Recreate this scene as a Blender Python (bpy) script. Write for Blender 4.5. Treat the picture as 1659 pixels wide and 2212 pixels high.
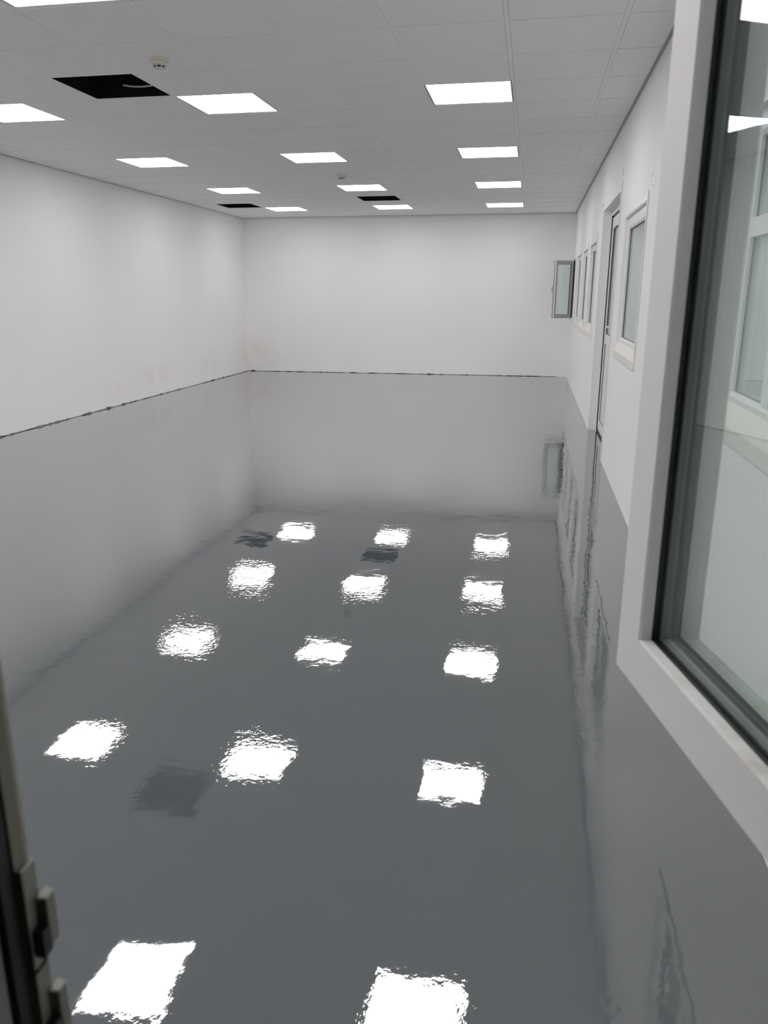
import bpy, bmesh, math, random
from mathutils import Vector, Matrix
random.seed(7)
scene = bpy.context.scene
for o in list(bpy.data.objects):
    bpy.data.objects.remove(o, do_unlink=True)
COL = scene.collection

# ------------------------------------------------------------------ camera
EYE = 1.44
cd = bpy.data.cameras.new('camera')
cam = bpy.data.objects.new('camera', cd)
COL.objects.link(cam)
scene.camera = cam
cd.sensor_fit = 'HORIZONTAL'
cd.sensor_width = 36.0
cd.lens = 36.0 * 1674.5 / 1659.0
cd.clip_start = 0.01
cd.clip_end = 100
yaw, pitch, roll = -.1819, -.2735, .0016
fwd = Vector((math.sin(yaw) * math.cos(pitch), math.cos(yaw) * math.cos(pitch), math.sin(pitch)))
rt = Vector((math.cos(yaw), -math.sin(yaw), 0))
up = rt.cross(fwd)
r2 = rt * math.cos(roll) + up * math.sin(roll)
u2 = -rt * math.sin(roll) + up * math.cos(roll)
m = Matrix((r2, u2, -fwd)).transposed().to_4x4()
m.translation = Vector((0, 0, EYE))
cam.matrix_world = m
cd.dof.use_dof = True
cd.dof.focus_distance = 7.0
cd.dof.aperture_fstop = 12.5

# ------------------------------------------------------------------ world, exposure
w = bpy.data.worlds.new('world')
scene.world = w
w.use_nodes = True
w.node_tree.nodes['Background'].inputs[0].default_value = (.6, .65, .7, 1)
w.node_tree.nodes['Background'].inputs[1].default_value = 0.02
scene.view_settings.view_transform = 'Standard'
scene.view_settings.look = 'None'
scene.view_settings.gamma = 1
scene.view_settings.use_curve_mapping = False
scene.view_settings.exposure = 0.93
scene.cycles.max_bounces = 14
scene.cycles.diffuse_bounces = 8
scene.cycles.transparent_max_bounces = 24
PANEL = 6.0          # emission of the LED ceiling panels
SIDE_FILL = 6.0     # emission of the panels added to light the corridor

# ------------------------------------------------------------------ room measures
CZ = 2.8075
XL, XR, YB, YN = -5.38, .68, 14.62, .33
GX, GY, G = -4.4013, 5.7794, .6
TH = .20             # right wall thickness
CX = 2.9             # far wall of the corridor

# ------------------------------------------------------------------ helpers
class MB:
    def __init__(s):
        s.bm = bmesh.new()
    def box(s, a, b, mi=0):
        x0, x1 = sorted((a[0], b[0])); y0, y1 = sorted((a[1], b[1])); z0, z1 = sorted((a[2], b[2]))
        v = [s.bm.verts.new(p) for p in ((x0,y0,z0),(x1,y0,z0),(x1,y1,z0),(x0,y1,z0),(x0,y0,z1),(x1,y0,z1),(x1,y1,z1),(x0,y1,z1))]
        for f in ((0,3,2,1),(4,5,6,7),(0,1,5,4),(1,2,6,5),(2,3,7,6),(3,0,4,7)):
            fc = s.bm.faces.new([v[i] for i in f]); fc.material_index = mi
        return s
    def quad(s, pts, mi=0):
        f = s.bm.faces.new([s.bm.verts.new(p) for p in pts]); f.material_index = mi
        return s
    def prism(s, pts, axis, a, b):
        """closed outline pts (2D) pushed along axis from a to b"""
        def P(p, t):
            return {'x': (t, p[0], p[1]), 'y': (p[0], t, p[1]), 'z': (p[0], p[1], t)}[axis]
        A = [s.bm.verts.new(P(p, a)) for p in pts]
        B = [s.bm.verts.new(P(p, b)) for p in pts]
        n = len(pts)
        s.bm.faces.new(A[::-1]); s.bm.faces.new(B)
        for i in range(n):
            s.bm.faces.new((A[i], A[(i+1) % n], B[(i+1) % n], B[i]))
        return s
    def tube(s, pts, r, n=8):
        rings = []
        pts = [Vector(p) for p in pts]
        for i, p in enumerate(pts):
            t = (pts[min(i+1, len(pts)-1)] - pts[max(i-1, 0)]).normalized()
            a = t.cross(Vector((0, 0, 1)))
            if a.length < 1e-3: a = t.cross(Vector((1, 0, 0)))
            a.normalize(); b = t.cross(a)
            rings.append([s.bm.verts.new(p + r * (math.cos(q) * a + math.sin(q) * b)) for q in [2*math.pi*k/n for k in range(n)]])
        for A, B in zip(rings, rings[1:]):
            for k in range(n):
                s.bm.faces.new((A[k], A[(k+1) % n], B[(k+1) % n], B[k]))
        s.bm.faces.new(rings[0][::-1]); s.bm.faces.new(rings[-1])
        return s
    def lathe(s, prof, n=40):
        rings = []
        for r, z in prof:
            rings.append([s.bm.verts.new((max(r, 1e-4) * math.cos(2*math.pi*k/n), max(r, 1e-4) * math.sin(2*math.pi*k/n), z)) for k in range(n)])
        for A, B in zip(rings, rings[1:]):
            for k in range(n):
                s.bm.faces.new((A[k], A[(k+1) % n], B[(k+1) % n], B[k]))
        return s
    def ring(s, lo, hi, sect, frame=lambda u, v, n: (u, v, n)):
        """mitred rectangular frame: sect = closed outline of (inset, depth); lo/hi = outer corners (u,v)"""
        cs = [(lo[0], lo[1], 1, 1), (hi[0], lo[1], -1, 1), (hi[0], hi[1], -1, -1), (lo[0], hi[1], 1, -1)]
        R = [[s.bm.verts.new(frame(u + su*i, v + sv*i, d)) for i, d in sect] for u, v, su, sv in cs]
        n = len(sect)
        for k in range(4):
            A, B = R[k], R[(k+1) % 4]
            for i in range(n):
                s.bm.faces.new((A[i], A[(i+1) % n], B[(i+1) % n], B[i]))
        return s
    def build(s, name, mat, parent=None, bevel=0, smooth=False):
        bmesh.ops.recalc_face_normals(s.bm, faces=s.bm.faces)
        me = bpy.data.meshes.new(name)
        s.bm.to_mesh(me); s.bm.free()
        for mm in (mat if isinstance(mat, (list, tuple)) else [mat]):
            me.materials.append(mm)
        if smooth:
            for p in me.polygons: p.use_smooth = True
        o = bpy.data.objects.new(name, me)
        COL.objects.link(o)
        if parent: o.parent = parent
        if bevel:
            b = o.modifiers.new('bevel', 'BEVEL'); b.width = bevel; b.segments = 2
            b.limit_method = 'ANGLE'
        return o

def struct(o, **kw):
    o['kind'] = 'structure'
    for k, v in kw.items(): o[k] = v
    return o

def empty(name, loc=(0, 0, 0), rz=0):
    o = bpy.data.objects.new(name, None)
    COL.objects.link(o)
    o.location = loc; o.rotation_euler = (0, 0, rz)
    o.empty_display_size = .1
    return o

def tag(o, label, cat, group=None):
    o['label'] = label; o['category'] = cat
    if group: o['group'] = group
    return o

def copy_tree(o, parent=None):
    c = o.copy(); COL.objects.link(c)
    c.parent = parent
    for ch in list(o.children): copy_tree(ch, c)
    return c

# ------------------------------------------------------------------ materials
def mat(name, col, rough=.5, spec=.5, metal=0, coat=0):
    m = bpy.data.materials.new(name); m.use_nodes = True
    b = m.node_tree.nodes['Principled BSDF']
    b.inputs['Base Color'].default_value = (*col, 1)
    b.inputs['Roughness'].default_value = rough
    b.inputs['Specular IOR Level'].default_value = spec
    b.inputs['Metallic'].default_value = metal
    b.inputs['Coat Weight'].default_value = coat
    return m, m.node_tree, b

def N(nt, t, **kw):
    n = nt.nodes.new(t)
    for k, v in kw.items():
        if k in n.inputs.keys(): n.inputs[k].default_value = v
        else: setattr(n, k, v)
    return n

def noise(nt, scale, detail=2, rough=.5, mapping=None):
    g = N(nt, 'ShaderNodeNewGeometry')
    src = g.outputs['Position']
    if mapping:
        mp = N(nt, 'ShaderNodeMapping'); mp.inputs['Scale'].default_value = mapping
        nt.links.new(src, mp.inputs[0]); src = mp.outputs[0]
    n = N(nt, 'ShaderNodeTexNoise'); n.inputs['Scale'].default_value = scale
    n.inputs['Detail'].default_value = detail; n.inputs['Roughness'].default_value = rough
    nt.links.new(src, n.inputs['Vector'])
    return n.outputs['Fac']

def ramp(nt, fac, stops):
    r = N(nt, 'ShaderNodeValToRGB')
    e = r.color_ramp.elements
    while len(e) < len(stops): e.new(.5)
    for el, (p, c) in zip(e, stops):
        el.position = p; el.color = (*c, 1) if len(c) == 3 else c
    nt.links.new(fac, r.inputs[0])
    return r.outputs[0]

def bump(nt, b, h, strength, dist, prev=None):
    n = N(nt, 'ShaderNodeBump'); n.inputs['Strength'].default_value = strength
    n.inputs['Distance'].default_value = dist
    nt.links.new(h, n.inputs['Height'])
    if prev: nt.links.new(prev, n.inputs['Normal'])
    if b: nt.links.new(n.outputs[0], b.inputs['Normal'])
    return n.outputs[0]

def mixc(nt, fac, a, b):
    n = N(nt, 'ShaderNodeMix'); n.data_type = 'RGBA'
    nt.links.new(fac, n.inputs[0])
    for s, v in ((6, a), (7, b)):
        if isinstance(v, tuple): n.inputs[s].default_value = (*v, 1)
        else: nt.links.new(v, n.inputs[s])
    return n.outputs[2]

def math_(nt, op, a, b=None, clamp=False):
    n = N(nt, 'ShaderNodeMath'); n.operation = op; n.use_clamp = clamp
    for i, v in enumerate((a, b)):
        if v is None: continue
        if isinstance(v, (int, float)): n.inputs[i].default_value = v
        else: nt.links.new(v, n.inputs[i])
    return n.outputs[0]

# painted plaster with a few rusty water stains low on the walls
WALL, nt, b = mat('wall_paint', (.80, .795, .79), .55, .3)
base = ramp(nt, noise(nt, 1.3, 3), [(.3, (.905, .893, .897)), (.7, (.925, .913, .917))])
g = N(nt, 'ShaderNodeNewGeometry')
st_total = None
for (cx, cy, cz, rx, rz, s) in [(XL, 10.75, .30, .95, .22, .55), (XL, 12.7, .32, .55, .28, .45), (XL, 14.6, .35, .75, .45, .55), (XL, 9.6, .22, .8, .25, .22), (.1, YB, .2, .8, .3, .15)]:
    vs = N(nt, 'ShaderNodeVectorMath'); vs.operation = 'SUBTRACT'; vs.inputs[1].default_value = (cx, cy, cz)
    nt.links.new(g.outputs['Position'], vs.inputs[0])
    vm = N(nt, 'ShaderNodeVectorMath'); vm.operation = 'MULTIPLY'; vm.inputs[1].default_value = (1/rx, 1/rx, 1/rz)
    nt.links.new(vs.outputs[0], vm.inputs[0])
    ln = N(nt, 'ShaderNodeVectorMath'); ln.operation = 'LENGTH'
    nt.links.new(vm.outputs[0], ln.inputs[0])
    f = math_(nt, 'SUBTRACT', 1.0, ln.outputs['Value'], True)
    f = math_(nt, 'MULTIPLY', f, s)
    st_total = f if st_total is None else math_(nt, 'ADD', st_total, f, True)
sn = ramp(nt, noise(nt, 3.5, 4, .6), [(.32, (0, 0, 0)), (.78, (.85, .85, .85))])
st = math_(nt, 'MULTIPLY', st_total, sn, True)
colr = mixc(nt, st, base, (.70, .60, .52))
nt.links.new(colr, b.inputs['Base Color'])
bump(nt, b, noise(nt, 60, 3), .15, .002)

# mineral fibre tiles with pinholes
TILE, nt, b = mat('ceiling_tile', (.62, .62, .625), .9, .2)
pin = ramp(nt, noise(nt, 95, 2, .6), [(.22, (.4, .4, .4)), (.30, (.96, .95, .953))])
nt.links.new(pin, b.inputs['Base Color'])
TBAR, _, _ = mat('ceiling_grid_white', (.95, .95, .955), .45, .3)
ANGLE, _, _ = mat('ceiling_angle_grey', (.42, .42, .43), .6)
VOID, _, _ = mat('plenum_shade', (.012, .012, .013), .9, .1)  # near black, the deep shade above the tiles is put into the colour
VOIDBAR, _, _ = mat('plenum_steel', (.05, .05, .052), .6)

# self levelling grey epoxy: mirror gloss over slow undulations and fine ripple
FLOOR = bpy.data.materials.new('grey_epoxy'); FLOOR.use_nodes = True
nt = FLOOR.node_tree; nt.nodes.clear()
fo = N(nt, 'ShaderNodeOutputMaterial'); fm = N(nt, 'ShaderNodeMixShader')
fd_ = N(nt, 'ShaderNodeBsdfDiffuse'); fg = N(nt, 'ShaderNodeBsdfGlossy'); ff = N(nt, 'ShaderNodeFresnel')
ff.inputs['IOR'].default_value = 1.5
fg.inputs['Roughness'].default_value = .025
nt.links.new(ramp(nt, noise(nt, .6, 2), [(.3, (.116, .128, .135)), (.7, (.126, .139, .146))]), fd_.inputs['Color'])
n1 = bump(nt, None, noise(nt, .9, 1, .4), 1, .0050)
n2 = bump(nt, None, noise(nt, 6.0, 2, .5), 1, .0008, n1)
patch = ramp(nt, noise(nt, 1.1, 2), [(.42, (.12, .12, .12)), (.62, (1, 1, 1))])
fine = math_(nt, 'MULTIPLY', noise(nt, 45.0, 2, .5), patch)
n3 = bump(nt, None, fine, 1, .0004, n2)
nt.links.new(n3, fg.inputs['Normal'])
# Fresnel reflection strengthened to put extra brightness into the far floor: 1 - (1 - F)^3
om = math_(nt, 'SUBTRACT', 1.0, ff.outputs[0])
nt.links.new(math_(nt, 'SUBTRACT', 1.0, math_(nt, 'POWER', om, 3.0)), fm.inputs[0]); nt.links.new(fd_.outputs[0], fm.inputs[1]); nt.links.new(fg.outputs[0], fm.inputs[2])
nt.links.new(fm.outputs[0], fo.inputs[0])

UPVC, nt, b = mat('white_upvc', (.80, .80, .79), .28, .5)
SILLM, nt, b = mat('cream_sill', (.80, .785, .74), .45, .4)
nt.links.new(ramp(nt, noise(nt, 14, 3), [(.4, (.85, .835, .80)), (.75, (.80, .78, .74))]), b.inputs['Base Color'])
SASH, nt, b = mat('dusty_white_upvc', (.70, .69, .685), .4, .4)
dirt = ramp(nt, noise(nt, 16, 4, .6), [(.45, (.74, .73, .725)), (.72, (.52, .49, .45))])
sg = N(nt, 'ShaderNodeNewGeometry'); sx = N(nt, 'ShaderNodeSeparateXYZ')
nt.links.new(sg.outputs['Normal'], sx.inputs[0])
upw = math_(nt, 'GREATER_THAN', sx.outputs['Z'], .5)
nt.links.new(mixc(nt, upw, (.74, .73, .725), dirt), b.inputs['Base Color'])
GASKET, _, _ = mat('black_gasket', (.012, .013, .013), .5)
SPACER, _, _ = mat('spacer_bar', (.10, .12, .112), .45, .5)
GREYAL, _, _ = mat('grey_profile', (.33, .335, .335), .35, .5)
JAMB, _, _ = mat('olive_grey_profile', (.32, .30, .245), .5)
STEEL, _, _ = mat('zinc_steel', (.24, .245, .215), .4, .5, .5)
BLACK, _, _ = mat('black_plastic', (.015, .014, .012), .5)
CREAM, _, _ = mat('detector_cream', (.72, .69, .62), .45)
CABLE, _, _ = mat('cable_white', (.55, .53, .48), .5)
GAP, nt, b = mat('joint_grime', (.10, .095, .09), .8)
nt.links.new(ramp(nt, noise(nt, 9, 4, .7), [(.38, (.035, .033, .03)), (.62, (.30, .29, .27))]), b.inputs['Base Color'])
FOIL, _, _ = mat('clear_tape', (.85, .85, .85), .12, .9)
CORR, _, _ = mat('corridor_wall', (.72, .73, .72), .7)

def glass(name, tint, rough=0):
    m = bpy.data.materials.new(name); m.use_nodes = True
    nt = m.node_tree; nt.nodes.clear()
    out = N(nt, 'ShaderNodeOutputMaterial'); mx = N(nt, 'ShaderNodeMixShader')
    fr = N(nt, 'ShaderNodeFresnel'); fr.inputs['IOR'].default_value = 1.5
    tr = N(nt, 'ShaderNodeBsdfTransparent'); tr.inputs[0].default_value = (*tint, 1)
    gl = N(nt, 'ShaderNodeBsdfGlossy'); gl.inputs['Roughness'].default_value = rough
    gl.inputs[0].default_value = (.97, 1, .985, 1)
    ge = N(nt, 'ShaderNodeNewGeometry')
    # the inner faces of a thin pane reflect like the outer ones
    ior = math_(nt, 'ADD', 1.5, math_(nt, 'MULTIPLY', ge.outputs['Backfacing'], 1/1.5 - 1.5))
    nt.links.new(ior, fr.inputs['IOR'])
    nt.links.new(fr.outputs[0], mx.inputs[0]); nt.links.new(tr.outputs[0], mx.inputs[1])
    nt.links.new(gl.outputs[0], mx.inputs[2]); nt.links.new(mx.outputs[0], out.inputs[0])
    return m
GLASS = glass('green_glass', (.95, .975, .965))

def emit(name, col, s):
    m = bpy.data.materials.new(name); m.use_nodes = True
    nt = m.node_tree; nt.nodes.clear()
    e = N(nt, 'ShaderNodeEmission'); e.inputs[0].default_value = (*col, 1); e.inputs[1].default_value = s
    o = N(nt, 'ShaderNodeOutputMaterial'); nt.links.new(e.outputs[0], o.inputs[0])
    return m
LED = emit('led_diffuser', (1, .985, .975), PANEL)
LED2 = emit('corridor_fill_diffuser', (.96, 1, .99), SIDE_FILL)

# ------------------------------------------------------------------ floor, walls
struct(MB().box((XL - .2, -1.6, -.1), (CX + .1, YB + .2, 0)).build('floor', FLOOR))
struct(MB().box((XL - .2, YN - .1, 0), (XL, YB + .2, CZ + .7)).build('wall_left', WALL))
struct(MB().box((XL, YB, 0), (CX + .1, YB + .2, CZ + .7)).build('wall_back', WALL))
# pilaster in the right hand corner of the back wall
struct(MB().box((.50, YB - .03, 0), (XR, YB, CZ)).build('trim_1', WALL))

ZT, ZB = 2.02, 1.03      # window openings
OPEN = [(1.62, 3.0, ZB, ZT), (5.42, 6.62, ZB, ZT - .012), (7.09, 8.79, 0, 2.27), (9.41, 10.39, ZB, ZT), (10.86, 11.82, ZB, ZT), (12.31, 13.30, ZB, ZT), (13.76, 14.60, ZB, ZT)]
wb = MB()
y = YN - .1
for a, c, z0, z1 in OPEN:
    wb.box((XR, y, 0), (XR + TH, a, CZ + .7))
    if z0 > 0: wb.box((XR, a, 0), (XR + TH, c, z0))
    wb.box((XR, a, z1), (XR + TH, c, CZ + .7))
    y = c
wb.box((XR, y, 0), (XR + TH, YB, CZ + .7))
struct(wb.build('wall_right', WALL))

# near wall with the window opening the photo is taken through
OX0, OX1, OZ0, OZ1 = -.335, .335, .90, 2.16
YW = YN - .10
nb = MB()
nb.box((XL, YW, 0), (OX0, YN, CZ + .7)).box((OX1, YW, 0), (XR, YN, CZ + .7))
nb.box((OX0, YW, 0), (OX1, YN, OZ0)).box((OX0, YW, OZ1), (OX1, YN, CZ + .7))
struct(nb.build('wall_front', WALL))

# corridor to the right of the window wall, dark lobby behind the camera
DARKW, _, _ = mat('lobby_wall', (.22, .22, .215), .8)
cw = MB().box((CX, YN - .1, 0), (CX + .1, YB, CZ + .7)).box((XR + TH, YN - .1, 0), (CX, YN, CZ + .7))
struct(cw.build('wall_corridor', CORR))
struct(MB().box((XR + TH, YN, 2.6), (CX, YB, 2.65)).build('ceiling_corridor', CORR))
lb = MB().box((-1.6, -1.7, 0), (1.6, -1.6, 2.6)).box((-1.7, -1.7, 0), (-1.6, YW, 2.6)).box((1.6, -1.7, 0), (1.7, YW, 2.6)).box((-1.7, -1.7, 2.6), (1.7, YW, 2.65))
struct(lb.build('wall_lobby', DARKW))

# ------------------------------------------------------------------ suspended ceiling
LIGHTS = [(i, j) for j in (-8, -4, 0, 4, 8, 12) for i in (0, 3, 6)]
HATCH = [(2, -1), (-1, 11), (3, 10)]
skip = set(LIGHTS) | set(HATCH)
tb = MB(); gb = MB()
I0, I1, J0, J1 = -2, 9, -10, 15
def lim(a, lo, hi): return max(lo, min(hi, a))
for i in range(I0, I1):
    for j in range(J0, J1):
        if (i, j) in skip: continue
        x0, x1 = lim(GX + G*i + .0136, XL, XR), lim(GX + G*(i+1) - .0136, XL, XR)
        y0, y1 = lim(GY + G*j + .0140, YN, YB), lim(GY + G*(j+1) - .0140, YN, YB)
        if x1 - x0 < .01 or y1 - y0 < .01: continue
        dz = random.uniform(-.0006, .0012)
        tb.box((x0, y0, CZ - .002 + dz), (x1, y1, CZ + .014))
struct(tb.build('ceiling', TILE))
for i in range(I0, I1 + 1):
    x = GX + G*i
    if XL + .03 < x < XR - .03:
        gb.box((x - .012, YN, CZ - .001), (x + .012, YB, CZ + .002)).box((x - .002, YN, CZ + .001), (x + .002, YB, CZ + .035))
for j in range(J0, J1 + 1):
    y = GY + G*j
    if YN + .03 < y < YB - .03:
        for i in range(I0, I1):
            x0, x1 = lim(GX + G*i + .0125, XL, XR), lim(GX + G*(i+1) - .0125, XL, XR)
            if x1 - x0 < .02: continue
            gb.box((x0, y - .011, CZ + .0005), (x1, y + .011, CZ + .002)).box((x0, y - .002, CZ + .001), (x1, y + .002, CZ + .03))
struct(gb.build('trim_2', TBAR))
ab = MB()
for a, c in (((XL, YN), (XL + .022, YB)), ((XR - .022, YN), (XR, YB)), ((XL, YB - .022), (.5, YB)), ((.478, YB - .052), (XR, YB - .03)), ((XL, YN), (XR, YN + .022))):
    ab.box((a[0], a[1], CZ - .004), (c[0], c[1], CZ + .001))
struct(ab.build('trim_3', ANGLE))
# slab and hangers above the tiles, seen through the missing ones
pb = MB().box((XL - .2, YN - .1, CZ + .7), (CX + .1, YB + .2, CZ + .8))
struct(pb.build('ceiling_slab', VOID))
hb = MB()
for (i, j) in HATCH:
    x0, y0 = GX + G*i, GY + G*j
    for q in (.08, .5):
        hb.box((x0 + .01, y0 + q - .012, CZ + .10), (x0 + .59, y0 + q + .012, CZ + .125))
    # black lining added around the opening, its colour stands in for plenum shade
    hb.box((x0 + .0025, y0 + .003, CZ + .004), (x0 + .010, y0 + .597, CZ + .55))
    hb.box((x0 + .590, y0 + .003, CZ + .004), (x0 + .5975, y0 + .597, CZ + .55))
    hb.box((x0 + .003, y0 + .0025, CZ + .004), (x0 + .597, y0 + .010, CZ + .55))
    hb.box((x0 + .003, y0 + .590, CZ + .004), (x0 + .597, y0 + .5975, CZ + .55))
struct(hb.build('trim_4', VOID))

# ------------------------------------------------------------------ wall foot joint
def joint(name, p0, p1, nrm):
    p0, p1, nrm = Vector(p0), Vector(p1), Vector(nrm)
    L = (p1 - p0).length; n = int(L / .07); t = (p1 - p0) / L
    b_ = MB(); prev = None
    for k in range(n + 1):
        c = p0 + t * (L * k / n)
        hh = .006 + .008 * random.random() ** 2 + (.010 if random.random() < .05 else 0)
        dd = .004 + .008 * random.random() ** 2 + (.016 if random.random() < .06 else 0)
        ring = [b_.bm.verts.new(c + nrm * d + Vector((0, 0, z))) for d, z in ((0, .0002), (dd, .0002), (dd * .8, .003), (.003, hh), (0, hh))]
        if prev:
            for i in range(5): b_.bm.faces.new((prev[i], prev[(i+1) % 5], ring[(i+1) % 5], ring[i]))
        prev = ring
    return struct(b_.build(name, GAP))
joint('baseboard_left', (XL, YN + .02, 0), (XL, YB - .005, 0), (1, 0, 0))
joint('baseboard_back', (XL + .02, YB, 0), (.5, YB, 0), (0, -1, 0))

# ------------------------------------------------------------------ windows in the right wall
FX = XR + .018           # face of the white frames
def W3(u, v, n): return (n, u, v)
def wframe(name, y0, y1, z0, z1, bars=(), fw=.085, sub=None):
    """fixed window: mitred frame, rebate, gasket, pane; u along y, v along z, n = x"""
    f = MB().ring((y0, z0), (y1, z1), [(0, FX), (fw - .014, FX), (fw, FX + .008), (fw, FX + .022), (fw - .01, FX + .03), (fw - .01, FX + .07), (0, FX + .07)], W3)
    for bz in bars:
        if bz[0] == 'v': f.box((FX + .002, bz[1] - .035, z0 + fw), (FX + .06, bz[1] + .035, z1 - fw))
        else: f.box((FX + .004, bz[2], bz[1] - .03), (FX + .058, bz[3], bz[1] + .03))
    o = struct(f.build(name, UPVC))
    struct_child = MB().ring((y0 + fw - .003, z0 + fw - .003), (y1 - fw + .003, z1 - fw + .003), [(0, FX + .018), (.006, FX + .019), (.006, FX + .025), (0, FX + .026)], W3)
    struct_child.build('gasket', SPACER, o)
    MB().box((FX + .024, y0 + fw - .003, z0 + fw - .003), (FX + .028, y1 - fw + .003, z1 - fw + .003)).build('pane', GLASS, o)
    MB().box((FX + .042, y0 + fw - .003, z0 + fw - .003), (FX + .046, y1 - fw + .003, z1 - fw + .003)).build('pane', GLASS, o)
    return o
wframe('window_1', 1.62, 3.0, ZB, ZT, (('v', 2.50), ('h', 1.655, 2.53, 2.92)))
wframe('window_2', 5.42, 6.62, ZB, ZT - .012)
wframe('window_3', 9.41, 10.39, ZB, ZT, fw=.075)
wframe('window_4', 10.86, 11.82, ZB, ZT, fw=.075)
wframe('window_5', 12.31, 13.30, ZB, ZT, fw=.075)

# farthest window: frame only on the near half, its grey casement stands open into the room
w6 = wframe('window_6', 13.76, 14.60, ZB, ZT, (('v', 14.2),), fw=.05)

def sill(name, y0, y1):
    s_ = MB().prism([(XR, .957), (XR - .010, .957), (XR - .012, 1.012), (XR + .0, 1.045), (FX - .001, 1.085), (FX, 1.03), (XR, 1.02)], 'y', y0, y1)
    return struct(s_.build(name, SILLM, bevel=.003))
sill('trim_5', 1.50, 3.0)
sill('trim_6', 5.36, 6.62)
sill('trim_7', 9.24, 14.55)
# slim upright cover strips beside the openings, running a little past their tops
cs = MB()
for yy, zt, zb in ((1.56, 2.06, .957), (5.355, 2.06, .957), (9.345, 2.10, .957), (10.79, 2.07, 1.03), (12.24, 2.06, 1.03), (13.68, 2.05, 1.03), (7.04, 2.34, 0)):
    cs.box((XR - .009, yy, zb), (XR, yy + .028, zt))
struct(cs.build('trim_8', UPVC, bevel=.002))
# head mouldings, thin ledges over each window
hm = MB()
for y0, y1 in ((1.62, 3.0), (5.42, 6.62), (9.41, 10.39), (10.86, 11.82), (12.31, 13.30), (13.76, 14.60)):
    hm.box((XR - .004, y0, ZT - .005), (XR, y1, ZT + .012))
struct(hm.build('trim_9', UPVC))
# stray clear tape ends stuck near the openings
tp = MB()
for yy, zz in ((5.30, 2.10), (5.26, 2.125), (5.23, 2.07), (5.38, 2.03), (5.40, 2.045), (7.05, 2.375), (7.07, 2.41), (8.84, 2.33), (8.86, 2.31), (5.15, 2.09), (5.14, 2.06)):
    tp.prism([(yy, zz), (yy + .022, zz + .006), (yy + .016, zz + .028), (yy - .004, zz + .018)], 'x', XR - .004, XR)
struct(tp.build('trim_10', FOIL))

# ------------------------------------------------------------------ door
DX = XR + .078
df = MB()
for a, c in (((DX, 8.735, 0), (DX + .06, 8.79, 2.27)), ((DX, 7.09, 0), (DX + .06, 7.145, 2.27)), ((DX, 7.145, 2.215), (DX + .06, 8.735, 2.27))):
    df.box(a, c)
door = struct(df.build('door_1', UPVC, bevel=.002))
def leaf(y0, y1, handle_y):
    x0, x1 = DX + .014, DX + .054
    z0, z1 = .03, 2.195
    st_, rb = .105, .105
    l = MB()
    l.box((x0, y0, z0), (x1, y0 + st_, z1)).box((x0, y1 - st_, z0), (x1, y1, z1))
    l.box((x0, y0 + st_, z1 - rb), (x1, y1 - st_, z1)).box((x0, y0 + st_, z0), (x1, y1 - st_, z0 + .105)).box((x0, y0 + st_, .945), (x1, y1 - st_, 1.045))
    lo = l.build('leaf', UPVC, door, bevel=.003)
    MB().box((x0 + .012, y0 + st_, z0 + .105), (x1 - .01, y1 - st_, .945)).build('lower_panel', UPVC, lo)
    MB().box((x0 + .016, y0 + st_, 1.045), (x0 + .020, y1 - st_, z1 - rb)).build('pane', GLASS, lo)
    gk = MB().ring((y0 + st_ - .001, 1.044), (y1 - st_ + .001, z1 - rb + .001), [(0, x0 + .006), (.007, x0 + .008), (.007, x0 + .016), (0, x0 + .016)], W3)
    gk.ring((y0 + st_ - .001, z0 + .104), (y1 - st_ + .001, .946), [(0, x0 + .006), (.006, x0 + .007), (.006, x0 + .012), (0, x0 + .012)], W3).build('gasket', SPACER, lo)
    h = MB().box((x0 - .008, handle_y - .015, 1.03), (x0, handle_y + .015, 1.22))
    h.tube([(x0, handle_y, 1.14), (x0 - .045, handle_y, 1.14)], .009, 10)
    h.tube([(x0 - .045, handle_y - .01, 1.14), (x0 - .047, handle_y + .05, 1.14), (x0 - .043, handle_y + .115, 1.137)], .009, 10)
    h.build('door_handle', UPVC, lo, bevel=.002)
leaf(7.945, 8.728, 8.0)
leaf(7.152, 7.935, 7.88)
# black strips in the door gaps, standing in for their shade
ds = MB().box((DX + .005, 8.728, .01), (DX + .03, 8.735, 2.215)).box((DX + .02, 7.15, 2.196), (DX + .05, 8.73, 2.215)).box((DX + .018, 7.15, .004), (DX + .05, 8.73, .029))
ds.build('door_gap_shade', GASKET, door)

# ------------------------------------------------------------------ open casements
def casement(name, width, height, fr_mat, gl_w=.062, T=.075, hinge_gap=0, face_mat=None):
    """local frame: u = 0 at the free edge .. width at the hinge (local +x), v up, n = depth (0 = face seen, +y)"""
    root = empty(name)
    F = lambda u, v, n: (u, n, v)
    a = gl_w
    MB().ring((0, 0), (width, height), [(0, .002), (.002, 0), (a, 0), (a + .0015, .003), (a + .0015, .0155), (a - .012, .016), (a - .012, .0478), (a + .0015, .0482), (a + .0015, T - .002), (a, T), (.012, T), (.012, T - .018), (0, T - .018)], F).build('frame', fr_mat, root)
    MB().ring((a - .006, a - .006), (width - a + .006, height - a + .006), [(0, .0156), (.0085, .0156), (.0085, .0195), (0, .0205)], F).build('gasket', GASKET, root)
    MB().ring((a - .006, a - .006), (width - a + .006, height - a + .006), [(0, .0395), (.0130, .0398), (.0135, .0480), (0, .0480)], F).build('gasket', GASKET, root)
    MB().ring((a - .006, a - .006), (width - a + .006, height - a + .006), [(0, .0246), (.011, .0246), (.011, .0354), (0, .0354)], F).build('spacer_bar', SPACER, root)
    q = a - .005
    MB().box((q, .0206, q), (width - q, .0244, height - q)).build('pane', GLASS, root)
    MB().box((q, .0356, q), (width - q, .0394, height - q)).build('pane', GLASS, root)
    return root
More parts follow.
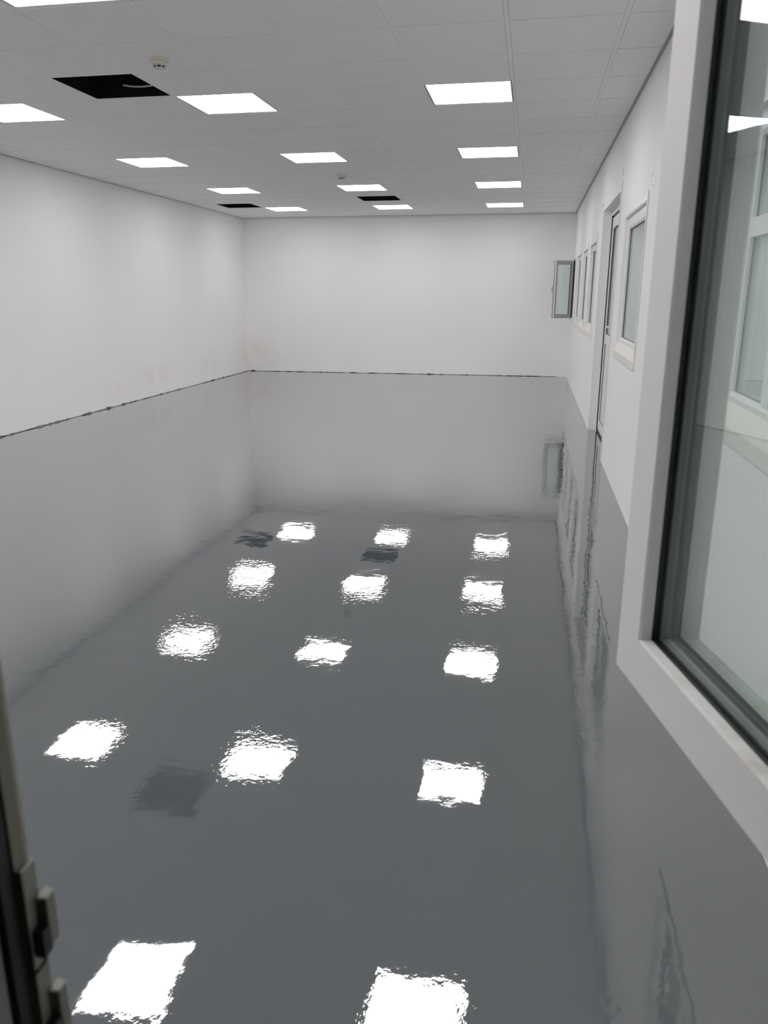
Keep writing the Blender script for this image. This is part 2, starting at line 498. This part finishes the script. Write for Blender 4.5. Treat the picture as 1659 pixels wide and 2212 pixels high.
# near casement on the right
dy = math.radians(13.96)
dvec = Vector((math.sin(dy), -math.cos(dy), 0))      # from free edge to hinge
wn = .62
near = casement('casement_sash', wn, 1.16, SASH)
X = dvec; Yv = Vector((math.cos(dy), math.sin(dy), 0))   # depth, away from the camera
M = Matrix(((X.x, Yv.x, 0, .1296), (X.y, Yv.y, 0, .95), (0, 0, 1, EYE - .459), (0, 0, 0, 1)))
near.matrix_world = M
tag(near, 'large white window casement swung open in the right foreground, dusty lower rail, greenish glass', 'window casement')

# far casement, grey, standing square to the wall at the farthest window
fw_, fh_ = .335, .925
far = casement('casement_sash', fw_, fh_, GREYAL, gl_w=.055, T=.06)
hy = 13.80
fd = Vector((1, .22, 0)).normalized()
fy = Vector((-fd.y, fd.x, 0))
hinge = Vector((XR - .012, hy, 1.062))
o0 = hinge - fd * fw_
far.matrix_world = Matrix(((fd.x, fy.x, 0, o0.x), (fd.y, fy.y, 0, o0.y), (0, 0, 1, o0.z), (0, 0, 0, 1)))
tag(far, 'small grey framed window casement standing open near the far corner of the room', 'window casement')
MB().box((.009, -.004, .004), (.030, 0, fh_ - .004)).build('lock_strip', UPVC, far)
hd = MB().box((-.002, .062, .40), (.028, .068, .52)).tube([(.012, .066, .47), (.012, .095, .47)], .007, 8).tube([(.012, .092, .475), (-.016, .097, .49), (-.008, .097, .42)], .006, 8)
hd.build('window_handle', GREYAL, far)
MB().box((fw_ - .022, -.003, .01), (fw_ + .004, .0, fh_ - .01)).build('hinge_seal', GASKET, far)
MB().box((fw_ - .03, .0, -.03), (fw_ + .008, .03, -.002)).build('hinge', UPVC, far)

# ------------------------------------------------------------------ frame of the near window opening
JX = -.2705
nf = MB()
y0, y1 = YN - .075, YN + .005
nf.box((OX0, y0, OZ0), (JX - .02, y1, OZ1))            # left jamb body
nf.box((OX1 - .065, y0, OZ0), (OX1, y1, OZ1)).box((JX - .02, y0, OZ0), (OX1 - .065, y1, OZ0 + .055)).box((JX - .02, y0, OZ1 - .06), (OX1 - .065, y1, OZ1))
win = struct(nf.build('window_7', JAMB, bevel=.002))
Z0, Z1 = OZ0 + .055, OZ1 - .06
MB().prism([(JX - .02, y1), (JX, y1), (JX + .001, y1 - .004), (JX - .001, y1 - .012), (JX - .02, y1 - .014)], 'z', Z0, Z1).build('stop_rib', JAMB, win)
MB().prism([(JX - .02, y1 - .014), (JX - .0025, y1 - .0125), (JX - .004, y1 - .021), (JX - .02, y1 - .023)], 'z', Z0, Z1).build('gasket', GASKET, win)
MB().prism([(JX - .02, y1 - .023), (JX - .008, y1 - .023), (JX - .010, y1 - .040), (JX - .02, y1 - .042)], 'z', Z0, Z1).build('jamb_rib', GREYAL, win)
def keep(z):
    yk = y1
    k = MB().box((JX - .006, yk - .012, z - .038), (JX + .003, yk + .001, z + .035))
    k.prism([(JX + .002, yk - .004), (JX + .009, yk - .002), (JX + .009, yk + .006), (JX + .002, yk + .008)], 'z', z - .024, z + .010)
    o = k.build('strike_plate', STEEL, win, bevel=.001)
    MB().box((JX + .003, yk - .010, z - .026), (JX + .0095, yk - .0015, z - .008)).build('latch_block', BLACK, o, bevel=.001)
    return o
keep(1.090); keep(1.022)

# ------------------------------------------------------------------ LED panels
def make_panel():
    r = empty('ceiling_light')
    MB().ring((.004, .004), (.596, .596), [(0, 0), (.012, 0), (.014, .003), (.014, .012), (0, .012)], lambda u, v, n: (u, v, n)).build('frame', TBAR, r)
    MB().box((.017, .017, .003), (.583, .583, .008)).build('diffuser', LED, r)
    return r
p0 = make_panel()
cname = {0: 'left', 3: 'middle', 6: 'right'}
rname = {-8: 'row over the near window wall', -4: 'second row from the near window wall', 0: 'just beyond the large black hatch', 4: 'second row beyond the large hatch', 8: 'second row before the back wall', 12: 'row nearest the back wall'}
first = True
for (i, j) in LIGHTS:
    o = p0 if first else copy_tree(p0)
    first = False
    o.location = (GX + G*i, GY + G*j, CZ - .001)
    tag(o, 'white LED panel, %s column, %s' % (cname[i], rname[j]), 'ceiling light', 'LED panels in the tiled ceiling')
def corridor_fill(k, yy):  # added panel that brightens the corridor behind the glass
    o = empty('ceiling_light', (1.6, yy, 2.585))
    MB().ring((0, 0), (.6, .6), [(0, 0), (.012, 0), (.012, .012), (0, .012)], lambda u, v, n: (u, v, n)).build('frame', TBAR, o)
    MB().box((.013, .013, .003), (.587, .587, .008)).build('diffuser', LED2, o)
    tag(o, 'added LED panel, put in to light the corridor beyond the windows, ' + k, 'ceiling light', 'added panels lighting the side corridor')
for k, yy in (('nearest', 2.2), ('opposite the large window', 5.8), ('opposite the door', 8.6), ('toward the far end', 11.6)):
    corridor_fill(k, yy)

# ------------------------------------------------------------------ smoke detectors
def detector(x, y, label):
    r = empty('smoke_detector', (x, y, CZ - .002))
    MB().lathe([(0, 0), (.055, 0), (.056, -.002), (.056, -.016), (.054, -.018), (0, -.018)]).build('base', CREAM, r, smooth=False)
    MB().lathe([(0, -.018), (.050, -.018), (.052, -.022), (.051, -.034), (.040, -.040), (0, -.040)]).build('body', CREAM, r, smooth=False)
    MB().lathe([(0, -.040), (.030, -.040), (.030, -.052), (0, -.052)]).build('sensing_chamber', BLACK, r)
    c = MB().lathe([(0, -.052), (.038, -.052), (.036, -.055), (.022, -.058), (0, -.0585)])
    for k in range(8):
        a = 2*math.pi*k/8
        ca, sa = math.cos(a), math.sin(a)
        pts = [(.040*ca - .003*sa, .040*sa + .003*ca), (.040*ca + .003*sa, .040*sa - .003*ca), (.032*ca + .003*sa, .032*sa - .003*ca), (.032*ca - .003*sa, .032*sa + .003*ca)]
        c.prism(pts, 'z', -.053, -.039)
    c.build('cap', CREAM, r)
    tag(r, label, 'smoke detector', 'smoke detectors on the ceiling')
detector(-2.285, 4.90, 'round cream smoke detector on the near ceiling, just before the large black hatch')
detector(-2.285, 9.63, 'small round smoke detector on the far ceiling between two middle column light panels')

# ------------------------------------------------------------------ loose cable in the open hatch
cpts = []
for k in range(25):
    t = k / 24
    cpts.append((-2.92 + .62 * t, 5.66 - .10 * t, CZ + .035 + .11 * (t - .3) ** 2 * 2.2))
tag(MB().tube(cpts, .006, 8).build('cable', CABLE, smooth=True), 'loose off-white cable sagging inside the large open ceiling hatch', 'cable')
